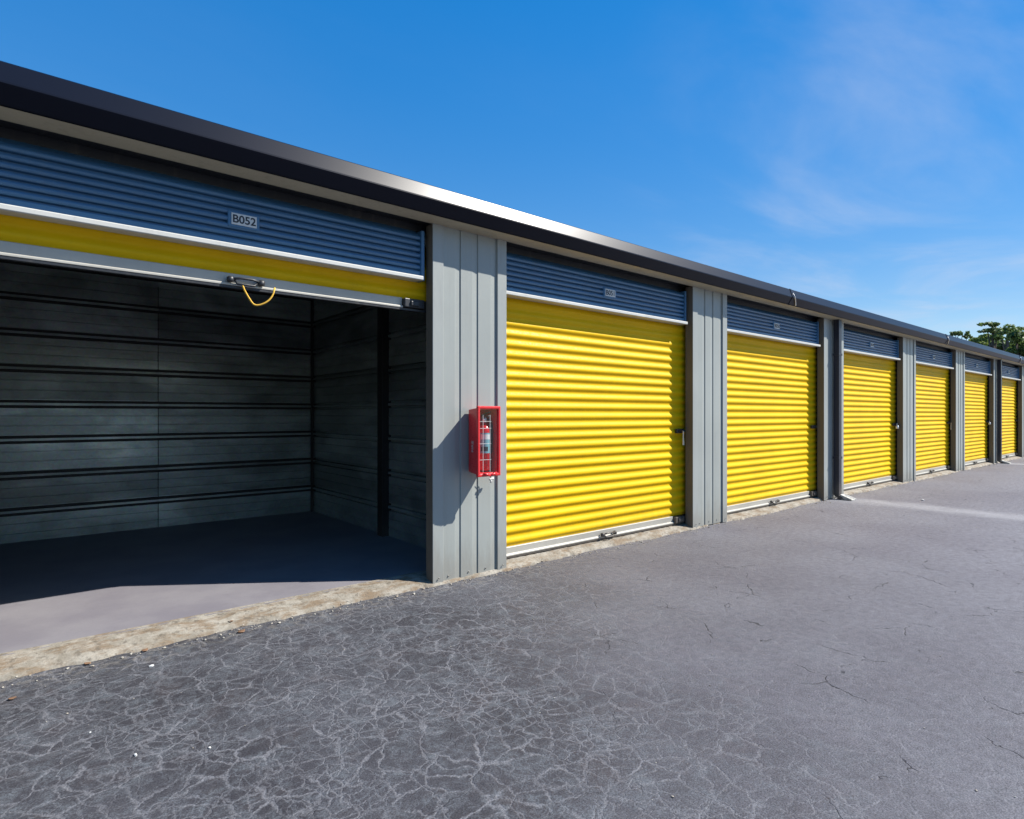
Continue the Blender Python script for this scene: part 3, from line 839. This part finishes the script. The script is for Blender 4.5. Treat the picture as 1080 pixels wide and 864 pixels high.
# ------------------------------------------------------------------ trees behind the far end
def leaf_cloud(mb, c, rad, n, size, flat=1.0):
    for i in range(n):
        u = Vector((rnd.gauss(0, 1), rnd.gauss(0, 1), rnd.gauss(0, 1))).normalized()*(rnd.random()**.45)
        p = Vector((c[0]+u.x*rad[0], c[1]+u.y*rad[1], c[2]+u.z*rad[2]))
        nrm_ = (u*.6+Vector((rnd.uniform(-1, 1), rnd.uniform(-1, 1), rnd.uniform(-.3, 1)))).normalized()
        a = nrm_.orthogonal().normalized(); b_ = nrm_.cross(a); s = size*rnd.uniform(.6, 1.4)
        k = rnd.uniform(.4, .7)
        mb.add([p-a*s, p-b_*s*k, p+a*s, p+b_*s*k], [(0, 1, 2, 3)])
def at(px, py, dist):      # a point at a given distance along the lane
    t = (px-540)/624
    return (dist*(.6402+t*.7682), dist*(.7682-t*.6402), CAM_H+dist*(437-py)/624)
M['needles'] = foliage('pine_needles', (.06, .11, .03), (.20, .28, .075))
def layered_tree(px, base_px, tops, dist, label):
    x, y, _ = at(base_px, 437, dist)
    r_ = empty('pine_tree', (x, y, 0), 0, label, 'tree', 'trees behind the far end of the building')
    tr = MB(); zt = max(at(a, b_, dist)[2] for a, b_, *_ in tops)
    tr.tube([(0, 0, 0), (.1, .05, zt*.4), (.0, 0, zt*.75), (.05, 0, zt*.97)], [.28, .2, .12, .04], 8)
    for a, b_, w, h_ in tops:
        q = at(a, b_, dist); tr.tube([(.0, 0, zt*.62), (q[0]-x, q[1]-y, q[2]-.1)], [.09, .03], 6)
    tr.build('trunk', M['bark'], r_)
    cr_ = MB()
    for a, b_, w, h_ in tops:
        q = at(a, b_, dist); sc = dist/624
        for j in range(5):
            ox, oz = rnd.uniform(-.6, .6)*w*sc, rnd.uniform(-.4, .4)*h_*sc
            leaf_cloud(cr_, (q[0]-x+ox*.77, q[1]-y-ox*.64+rnd.uniform(-.5, .5), q[2]+oz), (w*sc*.42, w*sc*.42, h_*sc*.40), 80, .10)
    cr_.build('crown', M['needles'], r_)
def bushy_tree(px, top_py, wpx, dist, label, m, group='trees behind the far end of the building'):
    x, y, zt = at(px, top_py, dist); sc = dist/624; rad = wpx*sc/2
    r_ = empty('broadleaf_tree', (x, y, 0), 0, label, 'tree', group)
    tr = MB(); tr.tube([(0, 0, 0), (.1, 0, zt*.35), (0, .1, zt*.8)], [.3, .22, .06], 8)
    cl_ = []
    for j in range(16):
        a = rnd.uniform(0, 6.28); q = rnd.random()**.5*rad*.8; zc = rnd.uniform(.55, .93)*zt
        q *= 1-.55*max(0, (zc/zt-.7)/.3)
        cl_.append((q*math.cos(a), q*math.sin(a), zc))
    for c_ in cl_[:9]: tr.tube([(0, .05, zt*.45), (c_[0], c_[1], c_[2])], [.09, .025], 6)
    tr.build('trunk', M['bark'], r_)
    cr_ = MB()
    for c_ in cl_:
        rr = rad*rnd.uniform(.28, .5)
        leaf_cloud(cr_, c_, (rr, rr, min(rr*.75, zt*1.0-c_[2]+.25)), 520, .12)
    cr_.build('crown', m, r_)
layered_tree(1047, 1047, [(1047, 342, 11, 4), (1042, 349, 14, 3), (1051, 356, 12, 4)], 46, 'tall slim pine with flat tiers of needles, highest above the roofline')
layered_tree(1064, 1062, [(1064, 346.5, 14, 5), (1056, 350, 9, 5), (1070, 348, 8, 4)], 48, 'dark pine with a flat top just right of the tallest pine')
layered_tree(1011, 1010, [(1008, 352, 6, 3.5), (1015, 352, 5, 4), (1020, 355, 4, 3)], 66, 'far dark tree whose tips barely clear the roof, leftmost of the trees')
bushy_tree(1078, 344, 34, 44, 'dense dark green tree at the right edge of the picture', M['leaf_dark'])
bushy_tree(1061, 348, 26, 50, 'bushy green tree below the two flat topped pines', M['leaf_dark'])
bushy_tree(1036, 350, 32, 56, 'bright light green tree left of the pines', M['leaf_light'])
bushy_tree(1020, 355.5, 22, 60, 'light green tree top peeking over the roof left of the bright tree', M['leaf_light'])
bushy_tree(1050, 355, 22, 54, 'mid green tree just behind the trunk of the tallest pine', M['leaf_dark'])
bushy_tree(1102, 345, 50, 52, 'broad green tree beyond the right end of the roof', M['leaf_dark'])
